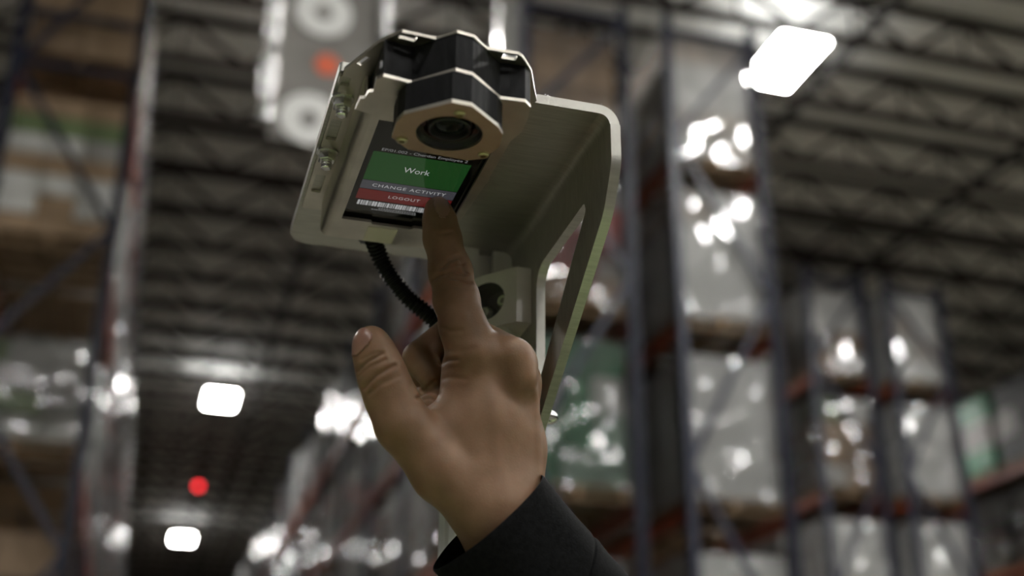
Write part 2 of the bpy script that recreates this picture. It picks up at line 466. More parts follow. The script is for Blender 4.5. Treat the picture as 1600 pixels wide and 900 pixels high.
def far_mesh(c1, c2, h, f, seed):
    """one far load as a single mesh: pallet slab boards, layered cartons and a glossy film skin"""
    rg = random.Random(seed); mb = MB(); mb.cur = 0
    for sx in (-0.49, -0.03, 0.43): mb.box((sx, -PD / 2, 0), (sx + 0.06, PD / 2, 0.115))
    mb.box((-PW / 2, -PD / 2, 0.115), (PW / 2, PD / 2, 0.135))
    nl = 4
    for k in range(nl):
        mb.cur = 1 if k % 2 == 0 else 2
        for i in range(2):
            for j in range(2):
                q = rg.uniform(-0.008, 0.008)
                mb.box((-0.48 + 0.48 * i + 0.006 + q, -0.54 + 0.54 * j + 0.006, 0.136 + k * h / nl), (-0.006 + 0.48 * i + q, -0.006 + 0.54 * j, 0.130 + (k + 1) * h / nl))
    mb.cur = 3
    w = wrapmesh(1.0, 1.09, h + 0.05, f, seed)
    mb.add([(v.co.x, v.co.y, v.co.z + 0.10) for v in w.vertices], [tuple(p.vertices) for p in w.polygons])
    me = mb.mesh('pallet_load', [M['wood'], CART[c1], CART[c2], FILM[f]])
    return me
FAR = [far_mesh('white', 'grey', 1.45, 'milky', 11), far_mesh('grey', 'white', 1.40, 'milky', 12), far_mesh('tan', 'white', 1.45, 'clear', 13),
       far_mesh('white', 'white', 1.35, 'milky', 14), far_mesh('brown', 'grey', 1.40, 'clear', 15), far_mesh('mint', 'white', 1.45, 'milky', 16)]

def cx(r): return (r[0] + r[1]) / 2
LZ = [l + CZ + 0.001 for l in LEVELS]
# end of the left row
g = 'pallet loads on the end of the left rack row'
load(cx(RL), YA + 0.68, LZ[3], [('brown', 'tan'), 'tan', ('brown', 'tan')], 3, 1.35, 'tan and brown carton load on the top beams of the left rack end', None, group=g)
load(cx(RL), YA + 0.68, LZ[2], ['tan', ['white', 'tan'], 'white', 'tan', ['white', 'grey'], 'lime', 'tan'], 7, 1.40, 'white and tan carton load with green bands behind the dark diagonal brace', None, 3, 2, group=g)
load(cx(RL), YA + 0.68, LZ[1], ['white', ['lime', 'grey'], 'grey', ['grey', 'lime']], 4, 0.86, 'low grey green wrapped load under the empty bay of the left rack', 'clear', 3, 2, group=g)
load(cx(RL), YA + 0.68, LZ[0], ['brown', 'dark'], 3, 1.1, 'dark brown carton load low on the left rack end', None, group=g)
# red and green row
g = 'pallet loads on the rack end right of the bracket'
load(cx(RA1), YA + 0.68, LZ[3], [('brown', 'tan'), 'brown', ('brown', 'tan', 'white'), 'brown'], 4, 1.30, 'brown carton load on the top level behind the scanner head', 'clear', 3, 2, group=g)
load(cx(RA1), YA + 0.68, LZ[2], ['tan', ['red', 'white'], ['grey', 'red'], ['red', 'white'], ['grey', 'red']], 5, 1.35, 'red and white carton load right of the bracket', 'clear', 4, 2, group=g)
load(cx(RA1), YA + 0.68, LZ[1], [['green', 'mint'], ['mint', 'green'], ['white', 'green'], 'green'], 4, 1.45, 'green and white wrapped load just right of the hand', 'clear', 3, 2, group=g)
load(cx(RA1), YA + 0.68, LZ[0], ['dark', 'brown'], 3, 1.2, 'dark carton load low behind the black sleeve', None, group=g)
# white row
g = 'pallet loads on the white-wrapped rack end'
load(cx(RA2), YA + 0.68, LZ[3], [('white', 'tan'), 'tan', ('grey', 'tan', 'white'), 'white', ('tan', 'brown')], 5, 1.50, 'white and tan wrapped load below the roof beside the tall blue post', 'milky', group=g)
load(cx(RA2), YA + 0.68, LZ[2], ['white', ('white', 'grey'), 'white', ('white', 'tan')], 4, 1.42, 'bright white wrapped load on the middle level of the rack', 'milky', group=g)
load(cx(RA2), YA + 0.68, LZ[1], [('grey', 'tan'), 'grey'], 2, 1.40, 'large grey and beige load behind the lower diagonal brace', 'milky', 1, 1, group=g)
load(cx(RA2), YA + 0.68, LZ[0], ['white', 'grey'], 3, 1.30, 'pale wrapped load lowest on the white-wrapped rack end', 'milky', group=g)
# farther double row
g = 'pallet loads on the farther double rack end'
load(cx(RB1), YB + 0.68, LZ[3], [('white', 'tan'), ('tan', 'grey'), ('tan', 'white'), 'white'], 4, 1.35, 'tan and white load on the top level of the farther rack', 'clear', group=g)
load(cx(RB2), YB + 0.68, LZ[3], [('white', 'grey'), ('grey', 'tan'), ('tan', 'white'), 'white'], 4, 1.45, 'shiny white load on the top level beside the outermost blue post', 'milky', group=g)
load(cx(RB1), YB + 0.68, LZ[2], [('tan', 'white'), ('lime', 'tan'), ('tan', 'grey'), ('white', 'lime')], 4, 1.40, 'tan and light green load on the middle level of the farther rack', 'clear', group=g)
load(cx(RB2), YB + 0.68, LZ[2], ['white', 'grey', 'white'], 3, 1.40, 'shiny grey load on the middle level of the farther rack', 'milky', group=g)
load(cx(RB1), YB + 0.68, LZ[1], ['tan', 'white', 'grey'], 3, 1.35, 'pale beige load low on the farther rack', 'milky', group=g)
load(cx(RB2), YB + 0.68, LZ[1], ['grey', 'white', 'grey'], 3, 1.40, 'silvery grey load low on the farther rack', 'milky', group=g)
# far right row, seen along its face
g = 'pallet loads on the far right rack row'
for k in range(7):
    yy = 10.5 + 2.7 + 0.68 + k * 1.35
    load(cx(RC), yy, LZ[3], [('green', 'dark'), ('dark', 'grey'), ('green', 'dark')] if k % 2 else ['dark', ('green', 'dark', 'grey'), 'dark'], 3, 1.55, 'dark green load high in the far right rack, %s from its near end' % ORD[k], None, group=g)
    load(cx(RC), yy, LZ[2], ['grey', 'dark', 'grey'], 3, 1.3, 'dim grey load under a green one at the far right, %s from the near end' % ORD[k], 'clear', group=g)
# loads that line the aisle into the distance
LNAME = ['floor', 'low', 'middle', 'top']
FCOL = ['white and grey', 'grey and white', 'tan and white', 'all white', 'brown and grey', 'mint and white']
def aisle(rk, side, y0, where, group):
    for li, L in enumerate(LEVELS):
        y = y0 + 1.35; k = 1
        while y < 49:
            if (L + 1.5) / y > 0.175 and li > 0:
                c = rng.randrange(len(FAR))
                o = link('pallet_load', FAR[c], None, (cx(rk) + side * 0.04, y + rng.uniform(-.008, .008), LZ[li]), (0, 0, PI * rng.randrange(2)))
                o.scale = (1, 1, rng.choice((0.8, 0.92, 1.0, 1.0)))
                tag(o, '%s load, %s level %s, %s from rack end' % (FCOL[c], LNAME[li], where, ORD[k]), 'pallet load', group % LNAME[li])
            y += 1.35; k += 1
aisle(RL, 1, YA + 0.68, 'left of the aisle', '%s loads lining the left side of the aisle')
aisle(RA1, -1, YA + 0.68, 'behind the thumb', '%s loads lining the aisle behind the thumb')
aisle2 = [(RA2, 1, YA + 0.68, 5, 'behind the white-wrapped rack'), (RB1, -1, YB + 0.68, 8, 'behind the farther tan loads'), (RB2, 1, YB + 0.68, 3, 'behind the farther silvery loads')]
for (rk, sd, y0, cnt, where) in aisle2:
    for li in (1, 2, 3):
        for k in range(1, cnt):
            c = rng.randrange(len(FAR))
            o = link('pallet_load', FAR[c], None, (cx(rk), y0 + 1.35 * k, LZ[li]))
            tag(o, '%s load, %s level %s, %s from rack end' % (FCOL[c], LNAME[li], where, ORD[k]), 'pallet load', 'wrapped loads deeper in the bays behind the end loads')
# added white roll, standing for a bright bulge of load wrap at the aisle
r = root('wrap_bulge', (3.06, YA + 0.22, LZ[3]), 'bright white padding bulge, added roll beside the top brown load behind the scanner head', 'roll')
MB().lathe((0, 0, 0), (0, 0, 1), [(0, 0.10), (0.01, 0.125), (0.5, 0.13), (0.9, 0.12), (1.3, 0.13), (1.70, 0.125), (1.72, 0.10)], 28).build('roll', M['wrapping'], r, True)
MB().tube([(0, 0, 1.70), (0, 0, 1.75)], 0.035, 16).build('core_tube', M['wood'], r)

# ------------------------------------------------------------------ hanging aisle marker
YS = 8.6
r = root('aisle_marker', at_y(500, 0, YS), 'pale hanging aisle marker with two white rings and a red spot', 'sign')
def rel(px, py, dy=0.0):
    a = at_y(px, py, YS + dy); return (a[0] - r.location[0], a[1] - r.location[1], a[2] - r.location[2])
M['panel'] = mat('pale_marker_panel', (0.24, 0.225, 0.21), 0.6, var=0.15, scale=2)
M['ringwhite'] = mat('marker_white', (0.92, 0.92, 0.90), 0.5)
M['marker_red'] = mat('marker_red', (0.85, 0.17, 0.08), 0.5)
M['foil'] = mat('crinkled_foil', (0.8, 0.8, 0.8), 0.25, 0.6, bump=0.02, bscale=14)
TOP = 9.0 + CZ - r.location[2]
x0, _, z0 = rel(418, 215); x1, _, _ = rel(595, 215)
mb = MB().box((x0, -0.01, z0), (x1, 0.01, TOP - 0.9)); mb.build('panel', M['panel'], r)
def ring(px, py, ro, ri):
    a = rel(px, py); n = 36; vs = []; fs = []
    for k in range(n):
        t = 2 * PI * k / n
        for (q, yy) in ((ro, -0.03), (ri, -0.03), (ro, -0.0105), (ri, -0.0105)):
            vs.append((a[0] + q * math.cos(t), yy, a[2] + q * math.sin(t)))
    for k in range(n):
        j = (k + 1) % n
        for (p, q) in ((0, 1), (1, 3), (3, 2), (2, 0)): fs.append((4 * k + p, 4 * k + q, 4 * j + q, 4 * j + p))
    MB().add(vs, fs).build('white_ring', M['ringwhite'], r)
ring(505, 22, 0.235, 0.07); ring(482, 188, 0.235, 0.07)
a = rel(511, 103); MB().lathe((a[0], -0.02, a[2]), (0, 1, 0), [(0, 0.10), (0.0095, 0.10)], 28).build('red_spot', M['marker_red'], r)
for (pxa, pya, w, seed) in ((413, 195, 0.06, 1), (597, 70, 0.05, 2)):
    a = rel(pxa, pya); rg = random.Random(seed); nz = 40; vs = []; fs = []
    for k in range(nz + 1):
        z = a[2] + (TOP - 0.9 - a[2]) * k / nz
        for t in range(8):
            q = w * (1 + rg.uniform(-.3, .3)); vs.append((a[0] + q * math.cos(t * PI / 4), q * math.sin(t * PI / 4) - 0.06, z))
    for k in range(nz):
        for t in range(8): fs.append((k * 8 + t, k * 8 + (t + 1) % 8, (k + 1) * 8 + (t + 1) % 8, (k + 1) * 8 + t))
    MB().add(vs, fs).build('foil_strip', M['foil'], r)
for sx in (x0 + 0.1, x1 - 0.1): MB().tube([(sx, 0, TOP - 0.92), (sx, 0, TOP + 0.02)], 0.01, 8).build('hanger', M['pipe'], r)

# ------------------------------------------------------------------ scanner stand (shelf underside 0.36 m over the eye)
from mathutils.geometry import tessellate_polygon
def plate(mb, outer, holes, t0, t1, axis='z', edge=0):
    """flat plate with holes, thickness t0..t1; axis z: (x, y) outline, axis x: (y, z) outline"""
    f = (lambda p, t: (p[0], p[1], t)) if axis == 'z' else (lambda p, t: (t, p[0], p[1]))
    loops = [outer] + list(holes)
    flat = [p for l in loops for p in l]; n = len(flat)
    tri = tessellate_polygon([[Vector((p[0], p[1], 0)) for p in l] for l in loops])
    vs = [f(p, t0) for p in flat] + [f(p, t1) for p in flat]
    fs = [tuple(t) for t in tri] + [tuple(i + n for i in reversed(t)) for t in tri]
    mb.add(vs, fs); off = len(mb.v) - len(vs); fs = []; o = 0
    for l in loops:
        m = len(l)
        fs += [(o + i, o + (i + 1) % m, n + o + (i + 1) % m, n + o + i) for i in range(m)]
        o += m
    mb.f += [tuple(i + off for i in f) for f in fs]; mb.m += [edge] * len(fs)
    return mb
def circle(c, r, n=32): return [(c[0] + r * math.cos(2 * PI * k / n), c[1] + r * math.sin(2 * PI * k / n)) for k in range(n)]
def rrect(c, w, h, r, ang=0.0, n=4):
    pts = []
    for (sx, sy, a0) in ((1, 1, 0), (-1, 1, 90), (-1, -1, 180), (1, -1, 270)):
        for k in range(n + 1):
            a = math.radians(a0 + 90 * k / n)
            pts.append((sx * (w / 2 - r) + r * math.cos(a), sy * (h / 2 - r) + r * math.sin(a)))
    ca, sa = math.cos(ang), math.sin(ang)
    return [(c[0] + x * ca - y * sa, c[1] + x * sa + y * ca) for x, y in pts]
def rounded(poly, rads, n=5):
    """polygon with its corners rounded by the given radii"""
    out = []; m = len(poly)
    for i in range(m):
        p = Vector((*poly[i], 0)); a = Vector((*poly[i - 1], 0)); b = Vector((*poly[(i + 1) % m], 0)); r = rads[i] if hasattr(rads, '__len__') else rads
        if r <= 0: out.append(poly[i]); continue
        u = (a - p).normalized(); v = (b - p).normalized(); half = u.angle(v) / 2
        t = min(r / math.tan(half), (a - p).length * .48, (b - p).length * .48); r = t * math.tan(half)
        c = p + (u + v).normalized() * (r / math.sin(half))
        s = p + u * t - c; e = p + v * t - c
        for k in range(n + 1):
            w = s.lerp(e, k / n).normalized() * r
            q = c + w; out.append((q.x, q.y))
    return out

HS = 0.360; H2 = 0.336; H3 = 0.318
XI, XO = 0.2150, 0.2207                      # inner and outer face of the side plate
YF, YR = 0.5440, 0.7550                      # front and rear of the shelf
st = root('scanner_stand', (0.192, 0.751, 0), 'aluminium scanner stand with a bent bracket shelf and black scanner head', 'scanner stand')
def part(mb, name, mats, parent=st, smooth=False, bevel=0.0):
    o = mb.build(name, mats, None, smooth, bevel)
    o.parent = parent
    base = Vector((0, 0, 0)); q = parent
    while q is not None: base += Vector(q.location); q = q.parent
    o.location = -base if parent is st else (0, 0, 0)
    return o
def zz(*a): return tuple(CZ + v for v in a)
# bent plate: shelf, bend and side plate in one piece
mb = MB()
shelf = rounded([(0.0668, YF), (XI - 0.006, YF), (XI - 0.006, YR), (0.0668, YR)], [0.002, 0, 0, 0.014])
plate(mb, shelf, [], HS + CZ, HS + 0.0055 + CZ)
vs = []; nb = 8
for yv in (YF, YR):
    for k in range(nb + 1):
        t = PI / 2 * k / nb
        for rr in (0.0060, 0.0117):
            vs.append((XI - 0.006 + rr * math.sin(t), yv, CZ + HS - 0.006 + rr * math.cos(t) - (0.0002 if rr > 0.01 else 0)))
m_ = 2 * (nb + 1); fs = []
for k in range(nb):
    a, b, c, d = 2 * k, 2 * k + 1, 2 * k + 3, 2 * k + 2
    fs += [(a, b, c, d), (m_ + d, m_ + c, m_ + b, m_ + a), (a, d, m_ + d, m_ + a), (b, m_ + b, m_ + c, c)]
mb.add(vs, fs)
side_outer = rounded([(YF - .001, HS - 0.006), (YF - .001, 0.330), (0.5565, 0.3065), (0.716, 0.1930), (YR, 0.1930), (YR, HS - 0.006)], [0, 0.02, 0.03, 0.01, 0.003, 0])
side_cut = rounded([(0.5775, 0.3275), (0.676, 0.3245), (0.677, 0.2440)], [0.004, 0.014, 0.006])
plate(mb, [(a, b + CZ) for a, b in side_outer], [[(a, b + CZ) for a, b in side_cut]], XI, XO, 'x')
part(mb, 'bracket_plate', M['alu'], st, True)
# post with T-slots, foot plate
def groove(c, w, d, wi, di):
    return [(c - w / 2, 0), (c - w / 2, d), (c - wi / 2, d), (c - wi / 2, d + di), (c + wi / 2, d + di), (c + wi / 2, d), (c + w / 2, d), (c + w / 2, 0)]
a0 = 0.1797; a1 = 0.2145; b0 = 0.729; b1 = 0.7735; cxp = (a0 + a1) / 2
front = [(a0, b0), (a0 + .0042, b0), (a0 + .0042, b0 + .001), (a0 + .005, b0 + .001), (a0 + .005, b0)]
front += [(x, b0 + y) for x, y in groove(0.1965, 0.0098, 0.004, 0.016, 0.005)]
front += [(a1 - .005, b0), (a1 - .005, b0 + .001), (a1 - .0042, b0 + .001), (a1 - .0042, b0), (a1, b0)]
right = [(a1 - y, b0 + 0.0223 + x) for x, y in groove(0, 0.0098, 0.004, 0.019, 0.006)]
back = [(a1, b1)] + [(x, b1 - y) for x, y in reversed(groove(cxp, 0.0098, 0.004, 0.019, 0.006))] + [(a0, b1)]
left = [(a0 + y, b0 + 0.0223 + x) for x, y in reversed(groove(0, 0.0098, 0.004, 0.019, 0.006))]
part(plate(MB(), front + right + back + left, [], 0.012, HS + CZ), 'post', M['alu_post'])
part(MB().box((cxp - .15, 0.60, 0), (cxp + .15, 0.90, 0.012)), 'foot_plate', M['steel'], bevel=0.002)
# corner gusset between post and side plate
g0, g1 = 0.2925, 0.3300
gx = lambda v: v
poly = [(XI - .0002, b0 - .0002), (0.1765, b0 - .0002), (0.1765, 0.7205), (0.2050, 0.6860), (XI - .0002, 0.6860)]
mb = MB()
A = Vector((0.1765, 0.7205, 0)); B = Vector((0.2050, 0.6860, 0)); d = (B - A).normalized(); nrm = Vector((d.y, -d.x, 0))
if nrm.y > 0: nrm = -nrm
L = (B - A).length; hh = (g1 - g0)
o3 = lambda u, v, w=0.0: tuple(Vector((A.x, A.y, g0 + CZ)) + d * u + Vector((0, 0, v)) - nrm * w)
cu, cv, cr = L * 0.46, hh * 0.5, 0.0130
outer2 = [(0, 0), (L, 0), (L, hh), (0, hh)]
hole = [(cu + cr * 1.15 * math.cos(t), cv + cr * math.sin(t)) for t in [2 * PI * k / 32 for k in range(32)]]
flat = outer2 + hole
tri = tessellate_polygon([[Vector((p[0], p[1], 0)) for p in outer2], [Vector((p[0], p[1], 0)) for p in hole]])
mb.add([o3(u, v) for u, v in flat], [tuple(t) for t in tri])
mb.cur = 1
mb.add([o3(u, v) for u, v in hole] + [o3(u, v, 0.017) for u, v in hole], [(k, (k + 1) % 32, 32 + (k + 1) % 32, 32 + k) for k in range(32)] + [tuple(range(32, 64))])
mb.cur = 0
p5 = [(x, y, g0 + CZ) for x, y in poly] + [(x, y, g1 + CZ) for x, y in poly]
mb.add(p5, [(4, 3, 2, 1, 0), (5, 6, 7, 8, 9), (0, 1, 6, 5), (1, 2, 7, 6), (3, 4, 9, 8), (4, 0, 5, 9)])
gus = part(mb, 'corner_gusset', [M['cast'], M['bore_shade']])
for (u, v) in ((cu - .0065, cv - .003), (cu + .0075, cv + .002)):
    c = Vector(o3(u, v, 0.0165))
    q = MB().lathe(c, nrm, [(0, 0.0055), (0.006, 0.0055), (0.0085, 0.0036), (0.0085, 0.0018), (0.0060, 0.0016)], 16)
    b = q.build('bolt', M['steel'], gus, True)
# dome bolts through the side plate
for (yy, zv, rr) in ((0.700, 0.3085, 0.0078), (0.675, 0.2285, 0.0045)):
    part(MB().lathe((XO, yy, zv + CZ), (1, 0, 0), [(-.001, rr), (0.0015, rr), (0.004, rr * .9), (0.0062, rr * .6), (0.0070, rr * .25)], 20), 'bolt', M['steel'], st, True)
# cradle frame: thin sheet with slots, on the underside of the shelf
FZ0, FZ1 = HS - 0.0019, HS - 0.0002
frame_out = [(0.0688, 0.7000), (0.0688, 0.5402), (0.0813, 0.5111), (0.0904, 0.4994), (0.1074, 0.5006), (0.1160, 0.4921), (0.1251, 0.4935),
             (0.1338, 0.5015), (0.1500, 0.5009), (0.1530, 0.5029), (0.1605, 0.5129), (0.1719, 0.5394), (0.1660, 0.5520), (0.1640, 0.7000)]
def cxy(px, py, z=FZ0): a = at_z(px, py, z); return (a[0], a[1])
slots = [rrect(cxy(637, 58.5), 0.0088, 0.0042, 0.0007, 0.12), rrect(cxy(796, 89), 0.0075, 0.0045, 0.0007, -0.02), rrect(cxy(568, 95.5), 0.0085, 0.0030, 0.0007, -1.15),
         rrect(cxy(538, 127), 0.0060, 0.0085, 0.0014), rrect(cxy(521.5, 203), 0.0058, 0.0225, 0.0008), rrect(cxy(497, 287), 0.0058, 0.0225, 0.0008)]
part(plate(MB(), frame_out, slots, FZ0 + CZ, FZ1 + CZ), 'cradle_frame', M['alu_sheet'])
for (px, py) in ((535, 163), (511, 246)):
    a = at_z(px, py, FZ0 - .004)
    q = MB().lathe((a[0], a[1], FZ0 + CZ), (0, 0, -1), [(0, 0.0062), (0.0016, 0.0062), (0.0018, 0.0050)], 24)
    q.lathe((a[0], a[1], FZ0 + CZ), (0, 0, -1), [(0.0016, 0.0052), (0.0062, 0.0052), (0.0068, 0.0046)], 6)
    q.lathe((a[0], a[1], FZ0 + CZ), (0, 0, -1), [(0.0060, 0.0032), (0.0070, 0.0029), (0.0078, 0.0032), (0.0086, 0.0029), (0.0094, 0.0032), (0.0102, 0.0029), (0.0110, 0.0030), (0.0116, 0.0022)], 18)
    part(q, 'nut', M['steel'], st, True)
# spacer block, tray, lower block, lens plate
cont2 = [(0.0835, 0.5070), (0.0980, 0.5092), (0.1159, 0.4920), (0.1248, 0.4933), (0.1434, 0.5097), (0.1562, 0.5088), (0.1601, 0.5127)]
def inset(c, dy): return [(x, y + dy) for x, y in c]
blk = inset(cont2, 0.0007) + [(0.1594, 0.5430), (0.0832, 0.5430)]
part(plate(MB(), blk, [], H2 + 0.0019 + CZ, FZ0 - .0001 + CZ), 'spacer_block', M['black'])
tray_out = cont2 + [(0.1621, 0.5242), (0.1629, 0.5373), (0.1600, 0.5479), (0.1600, 0.5900), (0.1606, 0.5910), (0.1606, 0.5960), (0.1600, 0.5970), (0.1560, 0.6900),
                    (0.0850, 0.6900), (0.0850, 0.5430), (0.0757, 0.5410), (0.0763, 0.5300), (0.0785, 0.5295), (0.0792, 0.5230), (0.0815, 0.5222), (0.0808, 0.5110)]
WX0, WX1, WY0, WY1 = 0.0892, 0.1537, 0.5470, 0.6640
win = [(WX0, WY0), (WX1, WY0), (WX1, WY1), (0.133, WY1), (0.132, WY1 + .0022), (0.108, WY1 + .0022), (0.107, WY1), (WX0, WY1)]
mb = MB(); plate(mb, tray_out, [win], H2 + CZ, H2 + 0.0018 + CZ)
prof = [(0.0800, FZ0 - .0002), (0.0800, H2 + 0.0055)]
for k in range(7):
    t = PI / 2 * k / 6
    prof.append((0.0852 - 0.0052 * math.cos(t), H2 + 0.0052 - 0.0052 * math.sin(t)))
inn = [(x + (0.0015 if x < 0.084 else 0.0), z + (0.0015 if x > 0.081 else 0)) for x, z in prof]
n = len(prof); vs = []
for yv in (0.5420, 0.6900):
    vs += [(x, yv, z + CZ) for x, z in prof] + [(x, yv, z + CZ) for x, z in inn]
fs = []
for k in range(n - 1):
    fs += [(k, k + 1, 2 * n + k + 1, 2 * n + k), (n + k + 1, n + k, 3 * n + k, 3 * n + k + 1), (k, n + k, n + k + 1, k + 1), (2 * n + k, 2 * n + k + 1, 3 * n + k + 1, 3 * n + k)]
mb.add(vs, fs)
mb.box((0.1572, 0.5500, H2 + 0.0018 + CZ), (0.1587, 0.6600, FZ0 - .0002 + CZ))
part(mb, 'handset_tray', M['alu_sheet'], st, True)
lens_c = cxy(702, 209.5, H3); LR = 0.0166
lens_out = [(0.0930, 0.5173), (0.0950, 0.5095), (0.1145, 0.4921), (0.1244, 0.4926), (0.1415, 0.5069), (0.1460, 0.5138), (0.1476, 0.5258),
            (0.1431, 0.5395), (0.1351, 0.5437), (0.1040, 0.5416), (0.0984, 0.5370), (0.0936, 0.5322)]
blk2 = [(lens_c[0] + (x - lens_c[0]) * .985, lens_c[1] + (y - lens_c[1]) * .985) for x, y in lens_out]
part(plate(MB(), blk2, [circle(lens_c, LR + .0003, 40)], H3 + 0.0022 + CZ, H2 - .0001 + CZ), 'lower_spacer_block', M['black'])
lp = part(plate(MB(), lens_out, [circle(lens_c, LR, 40)], H3 + CZ, H3 + 0.0021 + CZ, edge=1), 'lens_plate', [M['alu_face'], M['alu_sheet']])
lp['label'] = 'warm brown faceted lens plate with bright edges'
for (px, py) in ((628, 218), (718, 177), (755.5, 241)):
    a = at_z(px, py, H3)
    part(MB().lathe((a[0], a[1], H3 + .0002 + CZ), (0, 0, -1), [(0, 0.0030), (0.0012, 0.0029), (0.0017, 0.0022), (0.0017, 0.0014), (0.0004, 0.0012)], 16), 'screw', M['brass'], lp, True)
lc = (lens_c[0], lens_c[1], H3 + CZ)
cone = MB().lathe(lc, (0, 0, 1), [(0.0012, 0.0165), (0.0035, 0.0150), (0.0040, 0.0132), (0.0062, 0.0118), (0.0064, 0.0108), (0.012, 0.0105)], 40)
cone.f = cone.f[:-2]
part(cone, 'lens_hood', M['tar'], lp, True)
ringm = MB().lathe(lc, (0, 0, 1), [(0.0040, 0.0131), (0.0036, 0.0128), (0.0058, 0.0114), (0.0062, 0.0117)], 40); ringm.f = ringm.f[:-2]
part(ringm, 'filter_ring', M['filter'], lp, True)
bar = MB().lathe(lc, (0, 0, 1), [(0.0075, 0.0107), (0.0026, 0.0107), (0.0022, 0.0102), (0.0022, 0.0094), (0.0030, 0.0090), (0.0045, 0.0086), (0.0046, 0.0072), (0.0056, 0.0068)], 40)
part(bar, 'lens_barrel', M['tar'], lp, True)
part(MB().lathe(lc, (0, 0, 1), [(0.0062, 0.0088), (0.0046, 0.0076), (0.0038, 0.0055), (0.0033, 0.0030), (0.0031, 0.0008)], 32), 'lens_glass', M['lensglass'], lp, True)
for sx in (-1, 1):
    part(MB().box((lens_c[0] + sx * .0135 - .0012, lens_c[1] - .002, H3 + .0036 + CZ), (lens_c[0] + sx * .0135 + .0012, lens_c[1] + .002, H3 + .0042 + CZ)), 'infrared_window', M['filter'], lp)
# blank sticker where the tray wraps round the rear
sa = [cxy(592, 345, H2 - .0003), cxy(639, 350.5, H2 - .0003), cxy(632, 372, H2 - .0003), cxy(584, 366, H2 - .0003)]
part(MB().prism([(0.1065, 0.6695), (0.1245, 0.6695), (0.1245, 0.6895), (0.1065, 0.6895)], H2 - .0003 + CZ, H2 - .00002 + CZ), 'sticker', M['paper'])

# ------------------------------------------------------------------ handset in the tray
hs = root('handset', (0.1212, 0.6160, H2 + 0.0030 + CZ), 'black handset held screen down in the tray, green grey and red menu lit', 'phone')
def hpart(mb, name, mats, **k): return adopt(mb.build(name, mats, None, **k), hs)
SZ = H2 + 0.0036
hpart(MB().prism(rrect((0.1212, 0.6165), 0.0712, 0.1420, 0.008), SZ + .0006 + CZ, FZ0 - .0006 + CZ), 'case', M['black'])
hpart(MB().prism(rrect((0.1212, 0.6165), 0.0705, 0.1410, 0.007), SZ + CZ, SZ + .0006 + CZ), 'screen_glass', M['glass'])
def spt(px, py): return cxy(px, py, SZ)
gy0 = 0.5 * (spt(584, 235)[1] + spt(736.5, 259)[1]); gy1 = 0.5 * (spt(568, 279)[1] + spt(712, 301)[1])
sx0 = spt(584, 235)[0]; sx1 = spt(736.5, 259)[0]
ry0 = 0.5 * (spt(561.5, 293.5)[1] + spt(706, 313)[1]); ry1 = 0.5 * (spt(556.5, 309)[1] + spt(695, 328)[1])
zt = SZ - .00004
def tile(name, x0, y0, x1, y1, m): return hpart(MB().box((x0, y0, zt + CZ), (x1, y1, SZ + .00001 + CZ)), name, m)
tile('green_button', sx0, gy0, sx1, gy1 - .0003, M['s_green'])
tile('grey_button', sx0, gy1 + .0003, sx1, ry0 - .0003, M['s_grey'])
tile('red_button', sx0, ry0 + .0003, sx1, ry1, M['s_red'])
def text(body, cx, cy, size, m, width=None, sp=1.0, name='lettering'):
    cu = bpy.data.curves.new(name, 'FONT'); cu.body = body; cu.size = size; cu.align_x = 'CENTER'; cu.align_y = 'CENTER'; cu.space_character = sp
    cu.resolution_u = 3; cu.materials.append(m)
    o = link(name, cu); bpy.context.view_layer.update()
    s = 1.0 if width is None else width / max(o.dimensions.x, 1e-6)
    o.rotation_euler = (PI, 0, 0); o.location = (cx, cy, zt - .00003 + CZ)
    dg = bpy.context.evaluated_depsgraph_get()
    me = bpy.data.meshes.new_from_object(o.evaluated_get(dg)); C.objects.unlink(o); bpy.data.objects.remove(o)
    me.materials.clear(); me.materials.append(m)
    for v in me.vertices: v.co.x *= s
    o2 = link(name, me); o2.rotation_euler = (PI, 0, 0); o2.location = Vector((cx, cy, zt - .00003 + CZ)) - hs.location; o2.parent = hs
    return o2
mx = (sx0 + sx1) / 2
text('Work', mx, (gy0 + gy1) / 2 - .0005, 0.0085, M['s_white'], 0.0150)
text('CHANGE ACTIVITY', mx + .0005, (gy1 + ry0) / 2, 0.0050, M['s_white'], 0.0430, 1.15)
text('LOGOUT', mx, (ry0 + ry1) / 2, 0.0048, M['s_white'], 0.0185, 1.15)
text('EP/01.002 - Cherdan Employee 2', mx + .0005, gy0 - .0030, 0.0040, M['s_dim'], 0.0480)
by0 = ry1 + .0016; by1 = by0 + .0058; rgb = random.Random(9)
bars = MB(); x = sx0 + .002
while x < sx1 - .003:
    w = rgb.choice((.0004, .0006, .0009, .0013)); bars.box((x, by0, zt + CZ), (x + w, by1, SZ + CZ)); x += w + rgb.choice((.0003, .0004, .0006))
hpart(bars, 'barcode', M['s_white'])
small = MB()
for k, yy in enumerate((by1 + .0022, by1 + .0042)):
    x = mx - .012 - .004 * k
    while x < mx + .010:
        w = rgb.uniform(.0006, .0013); small.box((x, yy - .0005, zt + CZ), (x + w, yy + .0005, SZ + CZ)); x += w + .0004
hpart(small, 'small_print', M['s_dim'])

